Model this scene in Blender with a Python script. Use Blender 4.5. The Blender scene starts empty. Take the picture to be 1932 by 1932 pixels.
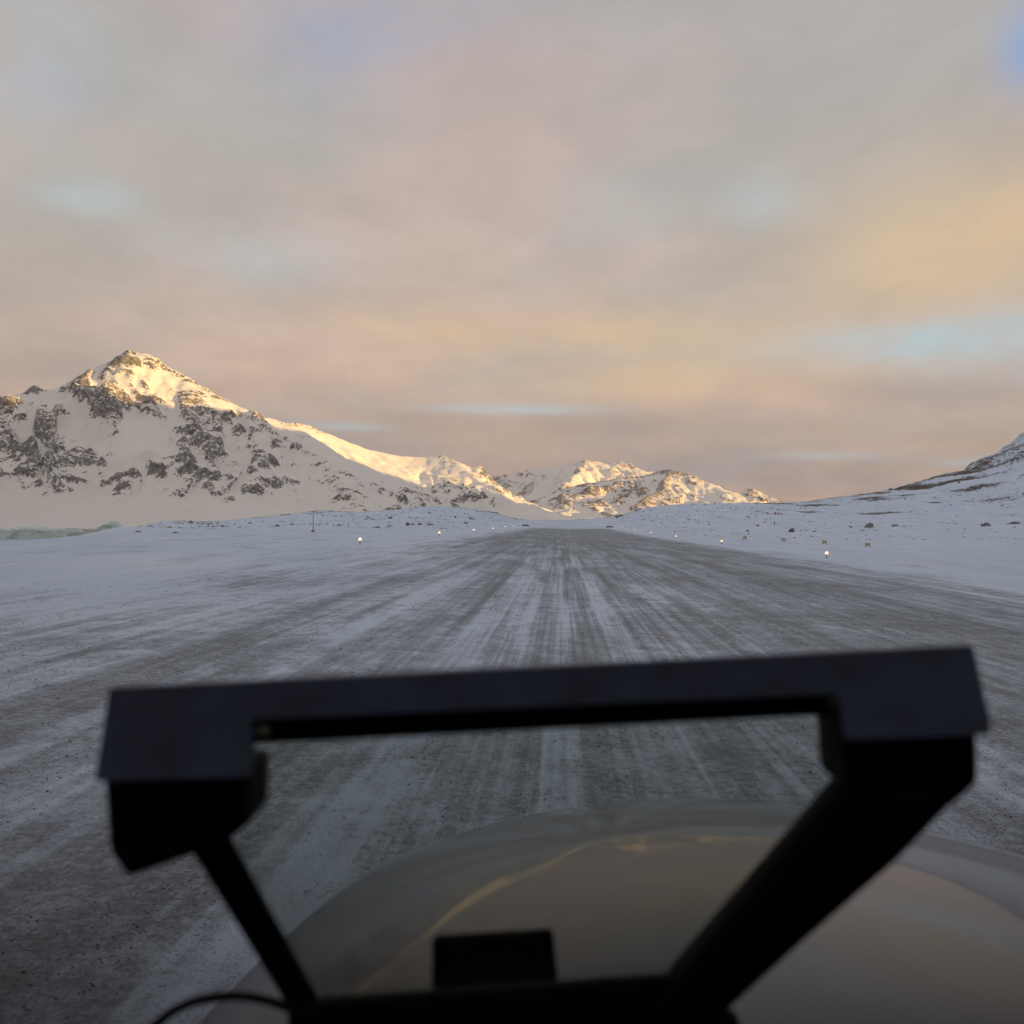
import bpy, bmesh, math, random
import numpy as np
from mathutils import Vector, Matrix, noise as mnoise

random.seed(7)
rng = np.random.default_rng(11)
S = bpy.context.scene
C = S.collection

# ------------------------------------------------------------------ camera
EYE = np.array([0.0, 0.0, 2.45])
F = 1935.0                                   # focal length in units of a 1932 wide picture


def _rx(a): c, s = math.cos(a), math.sin(a); return np.array([[1, 0, 0], [0, c, -s], [0, s, c]])
def _rz(a): c, s = math.cos(a), math.sin(a); return np.array([[c, -s, 0], [s, c, 0], [0, 0, 1]])


R = _rz(math.radians(2.73)) @ _rx(math.radians(90.56)) @ _rz(math.radians(0.9))
cam = bpy.data.cameras.new('camera')
cam.sensor_fit = 'HORIZONTAL'
cam.sensor_width = 36.0
cam.lens = 36.0 * F / 1932.0
cam.clip_start = 0.02
cam.clip_end = 60000
cam.dof.use_dof = True
cam.dof.focus_distance = 400.0
cam.dof.aperture_fstop = 10.5
camo = bpy.data.objects.new('camera', cam)
C.objects.link(camo)
M4 = np.eye(4); M4[:3, :3] = R; M4[:3, 3] = EYE
camo.matrix_world = Matrix(M4.tolist())
S.camera = camo

# ------------------------------------------------------------------ light
SUN_AZ = math.radians(98.0)                 # from +Y towards +X: behind the viewer, to the right
SUN_EL = math.radians(3.4)
world = bpy.data.worlds.new('World'); S.world = world; world.use_nodes = True
sun = bpy.data.lights.new('sun', 'SUN'); sun.energy = 5.0; sun.angle = math.radians(0.6)
sun.color = (1.0, 0.57, 0.18)
suno = bpy.data.objects.new('sun', sun); C.objects.link(suno)
sd = Vector((math.sin(SUN_AZ) * math.cos(SUN_EL), math.cos(SUN_AZ) * math.cos(SUN_EL), math.sin(SUN_EL)))
suno.rotation_euler = sd.to_track_quat('Z', 'Y').to_euler()
suno.location = (300, -200, 400)
S.view_settings.view_transform = 'Standard'
S.view_settings.look = 'None'
S.view_settings.exposure = 0.80
S.view_settings.gamma = 1.0
S.view_settings.use_curve_mapping = False
S.cycles.use_denoising = True
S.cycles.use_adaptive_sampling = True
S.cycles.adaptive_threshold = 0.03
S.cycles.max_bounces = 4
S.cycles.diffuse_bounces = 2
S.cycles.glossy_bounces = 3
S.cycles.transparent_max_bounces = 12
S.cycles.volume_bounces = 0


# ------------------------------------------------------------------ node helper
class NT:
    def __init__(s, tree): s.t = tree; s.n = tree.nodes; s.l = tree.links; s.n.clear()
    def new(s, typ, **kw):
        n = s.n.new(typ)
        for k, v in kw.items(): setattr(n, k, v)
        return n
    def put(s, sock, v):
        if v is None: return
        if isinstance(v, bpy.types.NodeSocket): s.l.new(v, sock)
        else: sock.default_value = v
    def m(s, op, a, b=None, c=None, clamp=False):
        n = s.new('ShaderNodeMath', operation=op, use_clamp=clamp)
        for i, v in enumerate((a, b, c)): s.put(n.inputs[i], v)
        return n.outputs[0]
    def v(s, op, a, b=None):
        n = s.new('ShaderNodeVectorMath', operation=op)
        s.put(n.inputs[0], a)
        if b is not None:
            if op == 'SCALE': s.put(n.inputs['Scale'], b)
            else: s.put(n.inputs[1], b)
        return n.outputs['Value' if op in ('DOT_PRODUCT', 'LENGTH') else 'Vector']
    def sep(s, a):
        n = s.new('ShaderNodeSeparateXYZ'); s.put(n.inputs[0], a); return n.outputs
    def comb(s, x, y, z):
        n = s.new('ShaderNodeCombineXYZ')
        for i, q in enumerate((x, y, z)): s.put(n.inputs[i], q)
        return n.outputs[0]
    def noise(s, vec, scale, detail=4.0, rough=0.55, dist=0.0, dim='3D'):
        n = s.new('ShaderNodeTexNoise', noise_dimensions=dim)
        s.put(n.inputs['Vector'], vec); n.inputs['Scale'].default_value = scale
        n.inputs['Detail'].default_value = detail; n.inputs['Roughness'].default_value = rough
        n.inputs['Distortion'].default_value = dist
        return n.outputs['Fac']
    def mix(s, f, a, b, mode='MIX'):
        n = s.new('ShaderNodeMix', data_type='RGBA', blend_type=mode)
        s.put(n.inputs[0], f); s.put(n.inputs[6], a); s.put(n.inputs[7], b)
        return n.outputs[2]
    def step(s, x, lo, hi, a=0.0, b=1.0):
        n = s.new('ShaderNodeMapRange', interpolation_type='SMOOTHSTEP')
        s.put(n.inputs[0], x); n.inputs[1].default_value = lo; n.inputs[2].default_value = hi
        n.inputs[3].default_value = a; n.inputs[4].default_value = b
        return n.outputs[0]
    def ramp(s, x, stops, interp='LINEAR'):
        n = s.new('ShaderNodeValToRGB'); s.put(n.inputs[0], x)
        cr = n.color_ramp; cr.interpolation = interp
        while len(cr.elements) < len(stops): cr.elements.new(0.5)
        for e, (p, col) in zip(cr.elements, stops):
            e.position = p
            e.color = col if len(col) == 4 else (*col, 1)
        return n.outputs[0]


def lin(r, g, b):
    f = lambda c: c / 12.92 if c <= 0.04045 else ((c + 0.055) / 1.055) ** 2.4
    return (f(r / 255), f(g / 255), f(b / 255), 1.0)


def ray(px, py):
    d = R @ np.array([(px - 966) / F, -(py - 966) / F, -1.0])
    return d / np.linalg.norm(d)


def azel(px, py):
    d = ray(px, py)
    return math.atan2(d[0], d[1]), math.asin(d[2])


# ------------------------------------------------------------------ sky
N = NT(world.node_tree)
tc = N.new('ShaderNodeTexCoord').outputs['Generated']
dx, dy, dz = N.sep(N.v('NORMALIZE', tc))
el = N.m('ARCSINE', dz)
az = N.m('ARCTAN2', dx, dy)
zz = N.m('ADD', N.m('MAXIMUM', dz, 0.0), 0.26)
pl = N.comb(N.m('DIVIDE', dx, zz), N.m('DIVIDE', dy, zz), 0.0)           # cloud deck seen in perspective
n1 = N.noise(pl, 1.5, 5, 0.58, 0.2, '2D')
n2 = N.noise(N.v('ADD', pl, (7.3, 2.1, 0)), 5.2, 5, 0.6, 0.12, '2D')
sky = N.new('ShaderNodeTexSky', sky_type='NISHITA')
sky.sun_disc = False
sky.sun_elevation = SUN_EL
sky.sun_rotation = SUN_AZ
sky.altitude = 50
sky.dust_density = 1.0
skyc = N.v('SCALE', sky.outputs[0], 0.10)
# clouds: colour by height above the horizon, cooler and warmer billows
e6 = N.m('MULTIPLY', el, 1.0 / 0.6, clamp=True)
warm = N.ramp(e6, [(0.0, lin(190, 162, 150)), (0.10, lin(188, 165, 154)), (0.20, lin(212, 184, 166)),
                   (0.36, lin(200, 180, 170)), (0.70, lin(188, 173, 169)), (1.0, lin(182, 172, 172))])
cool = N.ramp(e6, [(0.0, lin(170, 152, 148)), (0.10, lin(168, 154, 150)), (0.20, lin(196, 176, 164)),
                   (0.45, lin(182, 172, 164)), (1.0, lin(170, 168, 170))])
cl = N.mix(N.step(n1, 0.36, 0.62), cool, warm)
cl = N.v('SCALE', cl, N.step(n2, 0.25, 0.75, 0.94, 1.05))
# breaks and glows in the deck
wob = N.noise(N.comb(N.m('MULTIPLY', az, 7.0), N.m('MULTIPLY', el, 14.0), 0.0), 1.0, 4, 0.55, 0.4, '2D')
wobk = {k: N.m('MULTIPLY_ADD', wob, 2 * k, -k) for k in (0.5, 1.2, 1.7)}


def blobs_(lst):
    acc = None
    for px, py, wx, wy, amp, *k in lst:
        a0, e0 = azel(px, py)
        u = N.m('MULTIPLY_ADD', az, F / wx, -a0 * F / wx)
        v = N.m('MULTIPLY_ADD', el, F / wy, -e0 * F / wy)
        q = N.m('MULTIPLY_ADD', v, v, N.m('MULTIPLY_ADD', u, u, wobk[k[0] if k else 1.2]))
        g = N.m('POWER', 0.3679, N.m('MAXIMUM', q, -0.2))
        acc = N.m('MULTIPLY', g, amp) if acc is None else N.m('MULTIPLY_ADD', g, amp, acc)
    return N.m('MINIMUM', acc, 0.95)


cl = N.mix(blobs_([(1830, 435, 220, 125, 0.68, 0.5), (1700, 520, 200, 70, 0.25), (1020, 625, 330, 45, 0.5), (1250, 720, 300, 36, 0.4), (1450, 655, 160, 50, 0.3)]), cl, lin(228, 194, 152))
cl = N.mix(blobs_([(1000, 800, 420, 34, 0.45), (1780, 742, 260, 26, 0.55), (60, 690, 160, 50, 0.35), (560, 740, 240, 26, 0.3)]), cl, lin(162, 148, 144))
gapc = N.mix(0.92, skyc, lin(192, 206, 212))
cl = N.mix(blobs_([(1900, 645, 180, 60, 0.55, 1.7), (1640, 655, 200, 36, 0.4, 1.7), (165, 370, 80, 30, 0.6), (480, 485, 160, 50, 0.38),
                   (1430, 375, 80, 44, 0.4), (1150, 400, 150, 80, 0.2), (960, 772, 150, 11, 0.7, 0.5), (650, 805, 75, 8, 0.55, 0.5),
                   (1560, 860, 130, 10, 0.4, .5), (1830, 872, 80, 9, 0.45, .5), (60, 130, 140, 130, 0.3)]), cl, gapc)
cl = N.mix(blobs_([(1950, 85, 55, 60, 0.95, 0.5), (600, 110, 170, 90, 0.25), (110, 170, 80, 45, 0.16), (760, 20, 240, 70, 0.16)]), cl, N.mix(0.85, skyc, lin(150, 176, 220)))
# thin places all over the deck let the open sky through
cl = N.mix(N.step(n1, 0.62, 0.34, 0.0, 0.07), cl, gapc)
cl = N.mix(N.step(el, -0.03, 0.0), lin(120, 118, 122), cl)
bg = N.new('ShaderNodeBackground'); N.put(bg.inputs[0], cl); bg.inputs[1].default_value = 0.72
out = N.new('ShaderNodeOutputWorld'); N.l.new(bg.outputs[0], out.inputs[0])
world.cycles.sampling_method = 'MANUAL'
world.cycles.sample_map_resolution = 256


# ------------------------------------------------------------------ numpy noise
def _h(ix, iy, seed):
    h = (ix.astype(np.int64) * 374761393 + iy.astype(np.int64) * 668265263 + seed * 974711) & 0x7fffffff
    h = ((h ^ (h >> 13)) * 1274126177) & 0x7fffffff
    return ((h ^ (h >> 16)) & 0xffff) / 65535.0 * 2 * math.pi


def perlin(x, y, seed=0):
    ix = np.floor(x); iy = np.floor(y); fx = x - ix; fy = y - iy
    u = fx * fx * fx * (fx * (fx * 6 - 15) + 10); v = fy * fy * fy * (fy * (fy * 6 - 15) + 10)
    r = []
    for a in (0, 1):
        for b in (0, 1):
            t = _h(ix + a, iy + b, seed)
            r.append(np.cos(t) * (fx - a) + np.sin(t) * (fy - b))
    return ((r[0] * (1 - v) + r[1] * v) * (1 - u) + (r[2] * (1 - v) + r[3] * v) * u) * 1.5


def fbm(x, y, o=5, seed=0, g=0.5):
    s = 0; a = 1
    for i in range(o):
        s = s + a * perlin(x * 2 ** i, y * 2 ** i, seed + i * 17); a *= g
    return s


def ridged(x, y, o=5, seed=0, g=0.5):
    s = 0; a = 1; w = 1
    for i in range(o):
        n = 1 - np.abs(perlin(x * 2 ** i, y * 2 ** i, seed + i * 31)); n = n * n
        s = s + a * n * w; w = np.clip(n * 1.4, 0, 1); a *= g
    return s


def sstep(x, a, b):
    t = np.clip((x - a) / (b - a), 0, 1); return t * t * (3 - 2 * t)


# ------------------------------------------------------------------ object helpers
def mesh_obj(name, verts, faces, mat, parent=None, smooth=False):
    me = bpy.data.meshes.new(name)
    me.from_pydata([tuple(map(float, v)) for v in verts], [], faces)
    me.materials.append(mat)
    if smooth: me.polygons.foreach_set('use_smooth', [True] * len(me.polygons))
    me.update()
    o = bpy.data.objects.new(name, me); C.objects.link(o)
    if parent: o.parent = parent
    return o


def grid_obj(name, V, nu, nv, mat, attrs=None, wrap=False, smooth=True):
    """V: (nu*nv,3) with index i*nv+j"""
    i = np.arange(nu if wrap else nu - 1); j = np.arange(nv - 1)
    I, J = np.meshgrid(i, j, indexing='ij'); I2 = (I + 1) % nu
    f = np.stack([I * nv + J, I2 * nv + J, I2 * nv + J + 1, I * nv + J + 1], -1).reshape(-1, 4)
    me = bpy.data.meshes.new(name)
    me.vertices.add(len(V)); me.vertices.foreach_set('co', V.astype(np.float32).ravel())
    me.loops.add(f.size); me.loops.foreach_set('vertex_index', f.astype(np.int32).ravel())
    me.polygons.add(len(f)); me.polygons.foreach_set('loop_start', np.arange(0, f.size, 4, dtype=np.int32))
    if smooth: me.polygons.foreach_set('use_smooth', np.ones(len(f), dtype=bool))
    me.update(calc_edges=True)
    for k, a in (attrs or {}).items():
        at = me.attributes.new(k, 'FLOAT', 'POINT'); at.data.foreach_set('value', a.astype(np.float32).ravel())
    me.materials.append(mat)
    o = bpy.data.objects.new(name, me); C.objects.link(o)
    return o


def tag(o, label, cat, group=None):
    o['label'] = label; o['category'] = cat
    if group: o['group'] = group
    return o


def empty(name, loc):
    o = bpy.data.objects.new(name, None); C.objects.link(o); o.location = loc
    o.empty_display_size = 0.1
    return o


def simple(name, col, rough=0.6, spec=0.3, vary=0.0, scale=5.0, bump=0.0, metallic=0.0, emit=None, estr=0.0, coat=0.0):
    m = bpy.data.materials.new(name); m.use_nodes = True
    T = NT(m.node_tree)
    p = T.new('ShaderNodeBsdfPrincipled'); o = T.new('ShaderNodeOutputMaterial'); T.l.new(p.outputs[0], o.inputs[0])
    c = (*col[:3], 1)
    if vary or bump:
        t = T.new('ShaderNodeTexCoord').outputs['Object']
        n = T.noise(t, scale, 5, 0.6)
        if vary:
            T.put(p.inputs['Base Color'], T.mix(T.step(n, 0.3, 0.7), tuple(x * (1 - vary) for x in c[:3]) + (1,), tuple(min(1, x * (1 + vary)) for x in c[:3]) + (1,)))
        else: p.inputs['Base Color'].default_value = c
        if bump:
            b = T.new('ShaderNodeBump'); b.inputs['Strength'].default_value = bump; b.inputs['Distance'].default_value = 0.01
            T.put(b.inputs['Height'], n); T.put(p.inputs['Normal'], b.outputs[0])
    else: p.inputs['Base Color'].default_value = c
    p.inputs['Roughness'].default_value = rough; p.inputs['Specular IOR Level'].default_value = spec
    p.inputs['Metallic'].default_value = metallic; p.inputs['Coat Weight'].default_value = coat
    if emit:
        p.inputs['Emission Color'].default_value = (*emit[:3], 1); p.inputs['Emission Strength'].default_value = estr
    return m


# ------------------------------------------------------------------ terrain materials
SNOW = (0.94, 0.925, 0.885, 1)


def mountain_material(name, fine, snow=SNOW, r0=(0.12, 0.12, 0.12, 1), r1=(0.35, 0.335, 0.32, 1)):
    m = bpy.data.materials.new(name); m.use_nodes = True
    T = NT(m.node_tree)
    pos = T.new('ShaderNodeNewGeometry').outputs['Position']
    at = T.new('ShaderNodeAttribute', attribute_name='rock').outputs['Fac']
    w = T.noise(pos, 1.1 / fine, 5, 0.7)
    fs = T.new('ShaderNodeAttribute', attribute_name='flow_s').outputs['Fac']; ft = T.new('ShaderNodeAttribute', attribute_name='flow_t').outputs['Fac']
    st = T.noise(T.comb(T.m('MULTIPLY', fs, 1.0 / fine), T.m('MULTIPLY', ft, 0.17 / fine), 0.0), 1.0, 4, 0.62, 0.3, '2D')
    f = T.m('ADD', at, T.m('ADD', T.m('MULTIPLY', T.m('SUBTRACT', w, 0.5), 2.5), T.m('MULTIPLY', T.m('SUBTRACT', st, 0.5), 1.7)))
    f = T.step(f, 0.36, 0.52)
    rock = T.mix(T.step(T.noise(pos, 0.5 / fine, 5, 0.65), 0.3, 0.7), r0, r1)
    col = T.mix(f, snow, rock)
    p = T.new('ShaderNodeBsdfPrincipled'); o = T.new('ShaderNodeOutputMaterial'); T.l.new(p.outputs[0], o.inputs[0])
    T.put(p.inputs['Base Color'], col); p.inputs['Roughness'].default_value = 0.85; p.inputs['Specular IOR Level'].default_value = 0.1
    b = T.new('ShaderNodeBump'); b.inputs['Strength'].default_value = 0.5; b.inputs['Distance'].default_value = fine * 0.5
    T.put(b.inputs['Height'], w); T.put(p.inputs['Normal'], b.outputs[0])
    return m


def ground_material():
    m = bpy.data.materials.new('snowy_gravel_ground'); m.use_nodes = True
    T = NT(m.node_tree)
    pos = T.new('ShaderNodeNewGeometry').outputs['Position']
    x, y, z = T.sep(pos)
    rock = T.new('ShaderNodeAttribute', attribute_name='rock').outputs['Fac']
    # --- lanes of scraped gravel running along the strip (x across, y along)
    wx = T.m('ADD', x, T.m('MULTIPLY', T.m('SUBTRACT', T.noise(T.comb(T.m('MULTIPLY', x, 0.15), T.m('MULTIPLY', y, 0.02), 0), 1.0, 3), 0.5), 1.6))
    u = T.m('DIVIDE', T.m('ADD', wx, 20.0), 48.0, clamp=True)
    def P(v): return (v + 20.0) / 48.0
    lanes = [(-20, .0), (-15, .05), (-11, .12), (-8.5, .14), (-6.9, .18), (-6.4, .58), (-5.7, .52), (-5.3, .14), (-4.9, .46), (-4.2, .24), (-3.6, .46), (-2.35, .64),
             (-2.1, .12), (-.8, .16), (-.6, .56), (-.25, .44), (0.0, .12), (.3, .64), (.75, .56), (1.0, .28),
             (1.4, .30), (1.7, .58), (3.0, .48), (4.4, .42), (5.2, .70), (7.0, .52), (8.2, .70), (11.5, .60), (15.5, .52), (17.5, .28), (20.5, .10), (28, .0)]
    s0 = T.noise(T.v('MULTIPLY', pos, (0.12, 0.02, 0)), 1.0, 3)
    lane = T.ramp(u, [(P(a), (b, b, b)) for a, b in lanes], 'EASE')
    lane = T.m('MULTIPLY_ADD', T.m('SUBTRACT', lane, 0.42), 0.72, 0.42)
    lane = T.m('MULTIPLY', lane, T.m('MULTIPLY', T.step(wx, -19.0, -9.0), T.step(wx, 25.0, 17.0)))
    near = T.step(y, 30.0, 140.0)                      # far lanes read as one broad strip
    inside = T.m('MULTIPLY', T.m('MULTIPLY', T.step(x, -17.0, -7.0), T.step(x, 22.5, 16.0)), T.step(T.m('ADD', y, T.m('MULTIPLY', s0, 90.0)), 520.0, 400.0))
    broad = T.m('MULTIPLY', inside, 0.64)
    lane = T.m('ADD', T.m('MULTIPLY', lane, T.m('SUBTRACT', 1.0, near)), T.m('MULTIPLY', broad, near))
    s1 = T.noise(T.comb(T.m('MULTIPLY', x, 1.0), T.m('MULTIPLY', y, 0.045), 0), 0.9, 4, 0.62)
    s2 = T.noise(T.comb(T.m('MULTIPLY', x, 1.0), T.m('MULTIPLY', y, 0.012), 4.0), 3.3, 3, 0.6)
    s3 = T.noise(T.comb(x, T.m('MULTIPLY', y, 0.28), 9.0), 0.33, 4, 0.6, 0.4)
    sp = T.noise(pos, 9.0, 4, 0.65)
    sp2 = T.noise(T.comb(x, T.m('MULTIPLY', y, 0.6), 0), 34.0, 3, 0.6)
    d = lambda n, k: T.m('MULTIPLY', T.m('SUBTRACT', n, 0.5), k)
    s4 = T.noise(T.comb(x, T.m('MULTIPLY', y, 0.006), 2.0), 9.0, 3, 0.55)
    trk = T.m('MULTIPLY', T.step(T.m('ABSOLUTE', T.m('SUBTRACT', x, 0.8)), 5.5, 1.0, 0.25, 1.0), d(s4, 1.1))
    lane = T.m('ADD', lane, trk)
    g = T.m('ADD', lane, T.m('ADD', d(s1, 0.9), T.m('ADD', d(s2, 0.8), d(s3, 1.1))))
    s5 = T.noise(T.comb(x, T.m('MULTIPLY', y, 0.7), 6.0), 1.7, 5, 0.72)
    g = T.m('ADD', g, d(s5, 1.15))
    gs = T.m('ADD', g, T.m('ADD', d(sp, 1.3), d(sp2, 1.1)))
    strip = T.step(gs, 0.12, 0.92)
    # --- drift streaks outside the strip
    o1 = T.noise(T.comb(T.m('MULTIPLY', x, 0.22), T.m('MULTIPLY', y, 0.05), 2.0), 1.0, 4, 0.6, 0.5)
    off = T.step(T.m('ADD', o1, d(sp, 0.25)), 0.58, 0.80, 0.0, 0.6)
    flat = T.step(T.m('ABSOLUTE', T.m('SUBTRACT', x, 2.0)), 60.0, 35.0)
    # loose stones poking through the snow
    stone = T.step(T.noise(pos, 42.0, 2, 0.6), 0.58, 0.66)
    stonem = T.m('MULTIPLY', stone, T.step(T.m('ABSOLUTE', x), 24.0, 6.0, 0.0, 0.85))
    grav = T.m('MAXIMUM', T.m('MULTIPLY', T.m('MAXIMUM', strip, off), flat), stonem)
    # --- rock and heath showing on the hills
    hn = T.noise(T.v('MULTIPLY', pos, (1, 1, 3.0)), 0.14, 4, 0.66, 0.5)
    hn2 = T.noise(pos, 0.55, 4, 0.68)
    hf = T.step(T.m('ADD', rock, T.m('ADD', d(hn, 1.3), d(hn2, 2.0))), 0.52, 0.70)
    gc = T.mix(T.step(T.noise(pos, 22.0, 3, 0.7), 0.3, 0.7), (0.069, 0.087, 0.083, 1), (0.222, 0.260, 0.250, 1))
    gc = T.mix(T.step(T.noise(pos, 0.25, 3), 0.35, 0.7), gc, T.mix(0.5, gc, (0.145, 0.155, 0.14, 1)))
    hc = T.mix(T.step(hn2, 0.3, 0.7), (0.055, 0.054, 0.050, 1), (0.16, 0.145, 0.125, 1))
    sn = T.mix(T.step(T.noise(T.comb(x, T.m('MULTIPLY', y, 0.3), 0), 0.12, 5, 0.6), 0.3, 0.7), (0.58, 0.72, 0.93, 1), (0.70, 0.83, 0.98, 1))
    thin = T.m('MULTIPLY', T.step(g, 0.0, 0.5), flat)         # thin trodden snow carries dust
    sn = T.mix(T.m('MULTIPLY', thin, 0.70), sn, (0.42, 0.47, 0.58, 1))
    col = T.mix(T.m('MULTIPLY', grav, 0.80), sn, gc)
    col = T.mix(hf, col, hc)
    p = T.new('ShaderNodeBsdfPrincipled'); o = T.new('ShaderNodeOutputMaterial'); T.l.new(p.outputs[0], o.inputs[0])
    T.put(p.inputs['Base Color'], col); p.inputs['Roughness'].default_value = 0.8; p.inputs['Specular IOR Level'].default_value = 0.15
    b = T.new('ShaderNodeBump'); b.inputs['Strength'].default_value = 0.7; b.inputs['Distance'].default_value = 0.04
    T.put(b.inputs['Height'], T.m('ADD', sp, T.m('MULTIPLY', sp2, 0.5)))
    T.put(p.inputs['Normal'], b.outputs[0])
    return m


# ------------------------------------------------------------------ ground sheet with hills
def crest_table(pts):
    th, r, h = [], [], []
    for px, py, dist in pts:
        d = ray(px, py); k = dist / math.hypot(d[0], d[1])
        th.append(math.degrees(math.atan2(d[0], d[1]))); r.append(dist); h.append(EYE[2] + d[2] * k)
    return th, r, h


c1 = crest_table([(-60, 1021, 92), (0, 1018.5, 98), (60, 1017, 103), (110, 1014, 112), (150, 1010, 125), (190, 1003, 158), (250, 995, 235), (330, 987, 330),
                  (420, 985, 400), (500, 976, 480), (560, 969, 540), (600, 963, 560), (680, 966, 560), (735, 962, 560), (800, 956, 580),
                  (850, 955, 600), (900, 960, 640), (940, 968, 680), (970, 977, 740), (1000, 981, 840), (1070, 980.5, 900), (1110, 979, 850),
                  (1150, 975, 750), (1180, 968, 700), (1220, 957, 650), (1260, 952, 620), (1320, 950, 620), (1450, 948, 640), (1520, 945, 660),
                  (1600, 935, 700), (1680, 922, 740), (1750, 908, 780), (1800, 895, 800), (1850, 886, 800), (1932, 868, 780), (2050, 835, 800), (2300, 780, 850)])
c1 = [np.array([-180, -120, -60] + c1[0] + [60, 90, 180]), np.array([160, 95, 85] + c1[1] + [700, 600, 500]), np.array([-.5, -.6, -.4] + c1[2] + [70, 50, 20])]
c2 = crest_table([(1400, 975, 1000), (1700, 930, 1000), (1790, 899, 1000), (1850, 865, 1050), (1890, 840, 1100), (1932, 812, 1150), (2050, 730, 1400), (2200, 640, 2000)])
_t = lambda d, e: d * math.tan(math.radians(e))
c2 = [np.array([-180] + c2[0] + [38, 46, 52, 62, 80, 100, 130, 160, 180]), np.array([1500] + c2[1] + [3100, 3200, 3000, 2700, 2300, 2000, 1900, 1800, 1500]),
      np.array([0] + c2[2] + [_t(3100, 11.3), _t(3200, 12.0), _t(3000, 13), _t(2700, 16), _t(2300, 17), _t(2000, 17), _t(1900, 14), _t(1800, 6), 0])]  # crest beyond the right of view, heights shaped to cast shade


SHADE_RIDGE = [(2000, 2300, 690), (1930, 3150, 640), (2000, 3600, 480), (2080, 4000, 330), (2300, 4500, 110)]  # unseen ridge added to shade the left mountain's lower slopes


def ground_h(X, Y, full=False):
    r = np.hypot(X, Y) + 1e-6; th = np.degrees(np.arctan2(X, Y))
    r1 = np.interp(th, c1[0], c1[1]); h1 = np.interp(th, c1[0], c1[2])
    r2 = np.interp(th, c2[0], c2[1]); h2 = np.interp(th, c2[0], c2[2])
    cross = -0.0137 * np.clip(X, -70, 70) * sstep(r, 500, 250)
    cross = cross * sstep(th, -40, -27) * sstep(r / r1, 0.98, 0.6)   # level towards the crests
    t = np.clip((r1 - r) / (0.62 * r1), 0, 1)
    front = h1 * (1 - t) ** 1.9
    back = h1 - (r - r1) * 0.05 - np.clip(r - r1, 0, 400) * 0.05
    lefty = sstep(th, -15, -24)                           # steep bank down to the fjord
    back = back - lefty * np.clip(r - r1, 0, 120) * 0.35
    z = np.where(r < r1, front, back)
    z = np.maximum(z, -60 - 0.004 * np.clip(r - 1500, 0, 1e9))
    t2 = np.where(r < r2, np.clip((r2 - r) / (0.5 * r2), 0, 1), np.clip((r - r2) / (0.5 * r2), 0, 1))
    m2 = h2 * (1 - t2) ** np.where(r < r2, 1.25, 1.1)
    side = sstep(th, 10, 20)
    z2 = z * (1 - side) + np.maximum(z, m2 - 4) * side
    hilly = np.clip((r - 0.42 * r1) / (0.5 * r1), 0, 1) * sstep(r, 90, 200)
    edge = sstep(r, 60, 160)
    nz = (fbm(X / 55, Y / 55, 4, 3) * 1.5 + fbm(X / 12, Y / 12, 3, 8) * 0.35) * hilly * (1 + side * 1.2)
    nz = nz + fbm(X / 30, Y / 30, 3, 5) * 0.10 * sstep(np.abs(X - 2), 18, 40) * edge
    nz = nz + (fbm(X / 5, Y / 14, 3, 61) * 0.07 + fbm(X / 18, Y / 40, 2, 62) * 0.10) * sstep(np.abs(X - 2), 15, 26) * sstep(r, 1500, 300)
    big = side * np.clip(m2 / 80, 0, 1) * (ridged(X / 260, Y / 260, 5, 5) - 0.9) * 16
    for a, b in zip(SHADE_RIDGE[:-1], SHADE_RIDGE[1:]):
        vx, vy = b[0] - a[0], b[1] - a[1]
        t = np.clip(((X - a[0]) * vx + (Y - a[1]) * vy) / (vx * vx + vy * vy), 0, 1)
        d = np.hypot(X - a[0] - t * vx, Y - a[1] - t * vy)
        z2 = np.maximum(z2, -60 + (a[2] + t * (b[2] - a[2]) + 60) * np.clip(1 - d / 750.0, 0, 1) ** 1.2)
    damp = 1 - 0.75 * np.exp(-((r - r1) / (0.1 * r1)) ** 2)      # keep crest lines true
    out = z2 + cross * np.where(r < r1, 1, 0.3) + nz * damp + big
    if full: return out, r, th, r1, h1, m2, side, hilly
    return out


ta = np.concatenate([np.arange(-180, -40, 1.0), np.arange(-40, -30, 0.4), np.arange(-30, 27, 0.075), np.arange(27, 40, 0.4), np.arange(40, 180, 1.0)])
ra = np.concatenate([[0.0], np.geomspace(1.5, 40, 90), np.geomspace(41, 1400, 330), np.geomspace(1420, 11000, 66)])
TH, RR = np.meshgrid(np.radians(ta), ra, indexing='ij')
GX = (RR * np.sin(TH)).ravel(); GY = (RR * np.cos(TH)).ravel()
gz, gr, gth, gr1, gh1, gm2, gside, ghilly = ground_h(GX, GY, True)
# where rock and heath show: wind-scoured crests, bands along the slope, the steep flank
crest = np.exp(-((gr - gr1 * 0.995) / (0.022 * gr1)) ** 2)
band = fbm(gth / 5 + 3, gr / 26, 4, 21)
steep = sstep(gm2, 12, 60) * gside
grock = -0.40 + (0.9 - 0.45 * sstep(gth, 2, 8)) * crest * sstep(gr, 150, 260) + np.clip(band - 0.05, 0, 1) * 1.25 * ghilly + 0.30 * steep + 0.60 * ghilly * sstep(gth, 9, 16)
foot = np.exp(-((gr - 0.60 * gr1) / (0.06 * gr1)) ** 2) * sstep(gth, -13, -9) * sstep(gth, 0.5, -2.5)
grock = grock + 0.45 * foot + 0.35 * np.exp(-((gr - 0.78 * gr1) / (0.05 * gr1)) ** 2) * sstep(gth, 18, 22)
left_edge = sstep(gth, -21, -25) * np.exp(-((gr - gr1 - 3) / 6.0) ** 2)
grock = grock + 0.7 * left_edge
shore = sstep(gr, gr1 + 2, gr1 + 30) if False else 0
mat_ground = ground_material()
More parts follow.
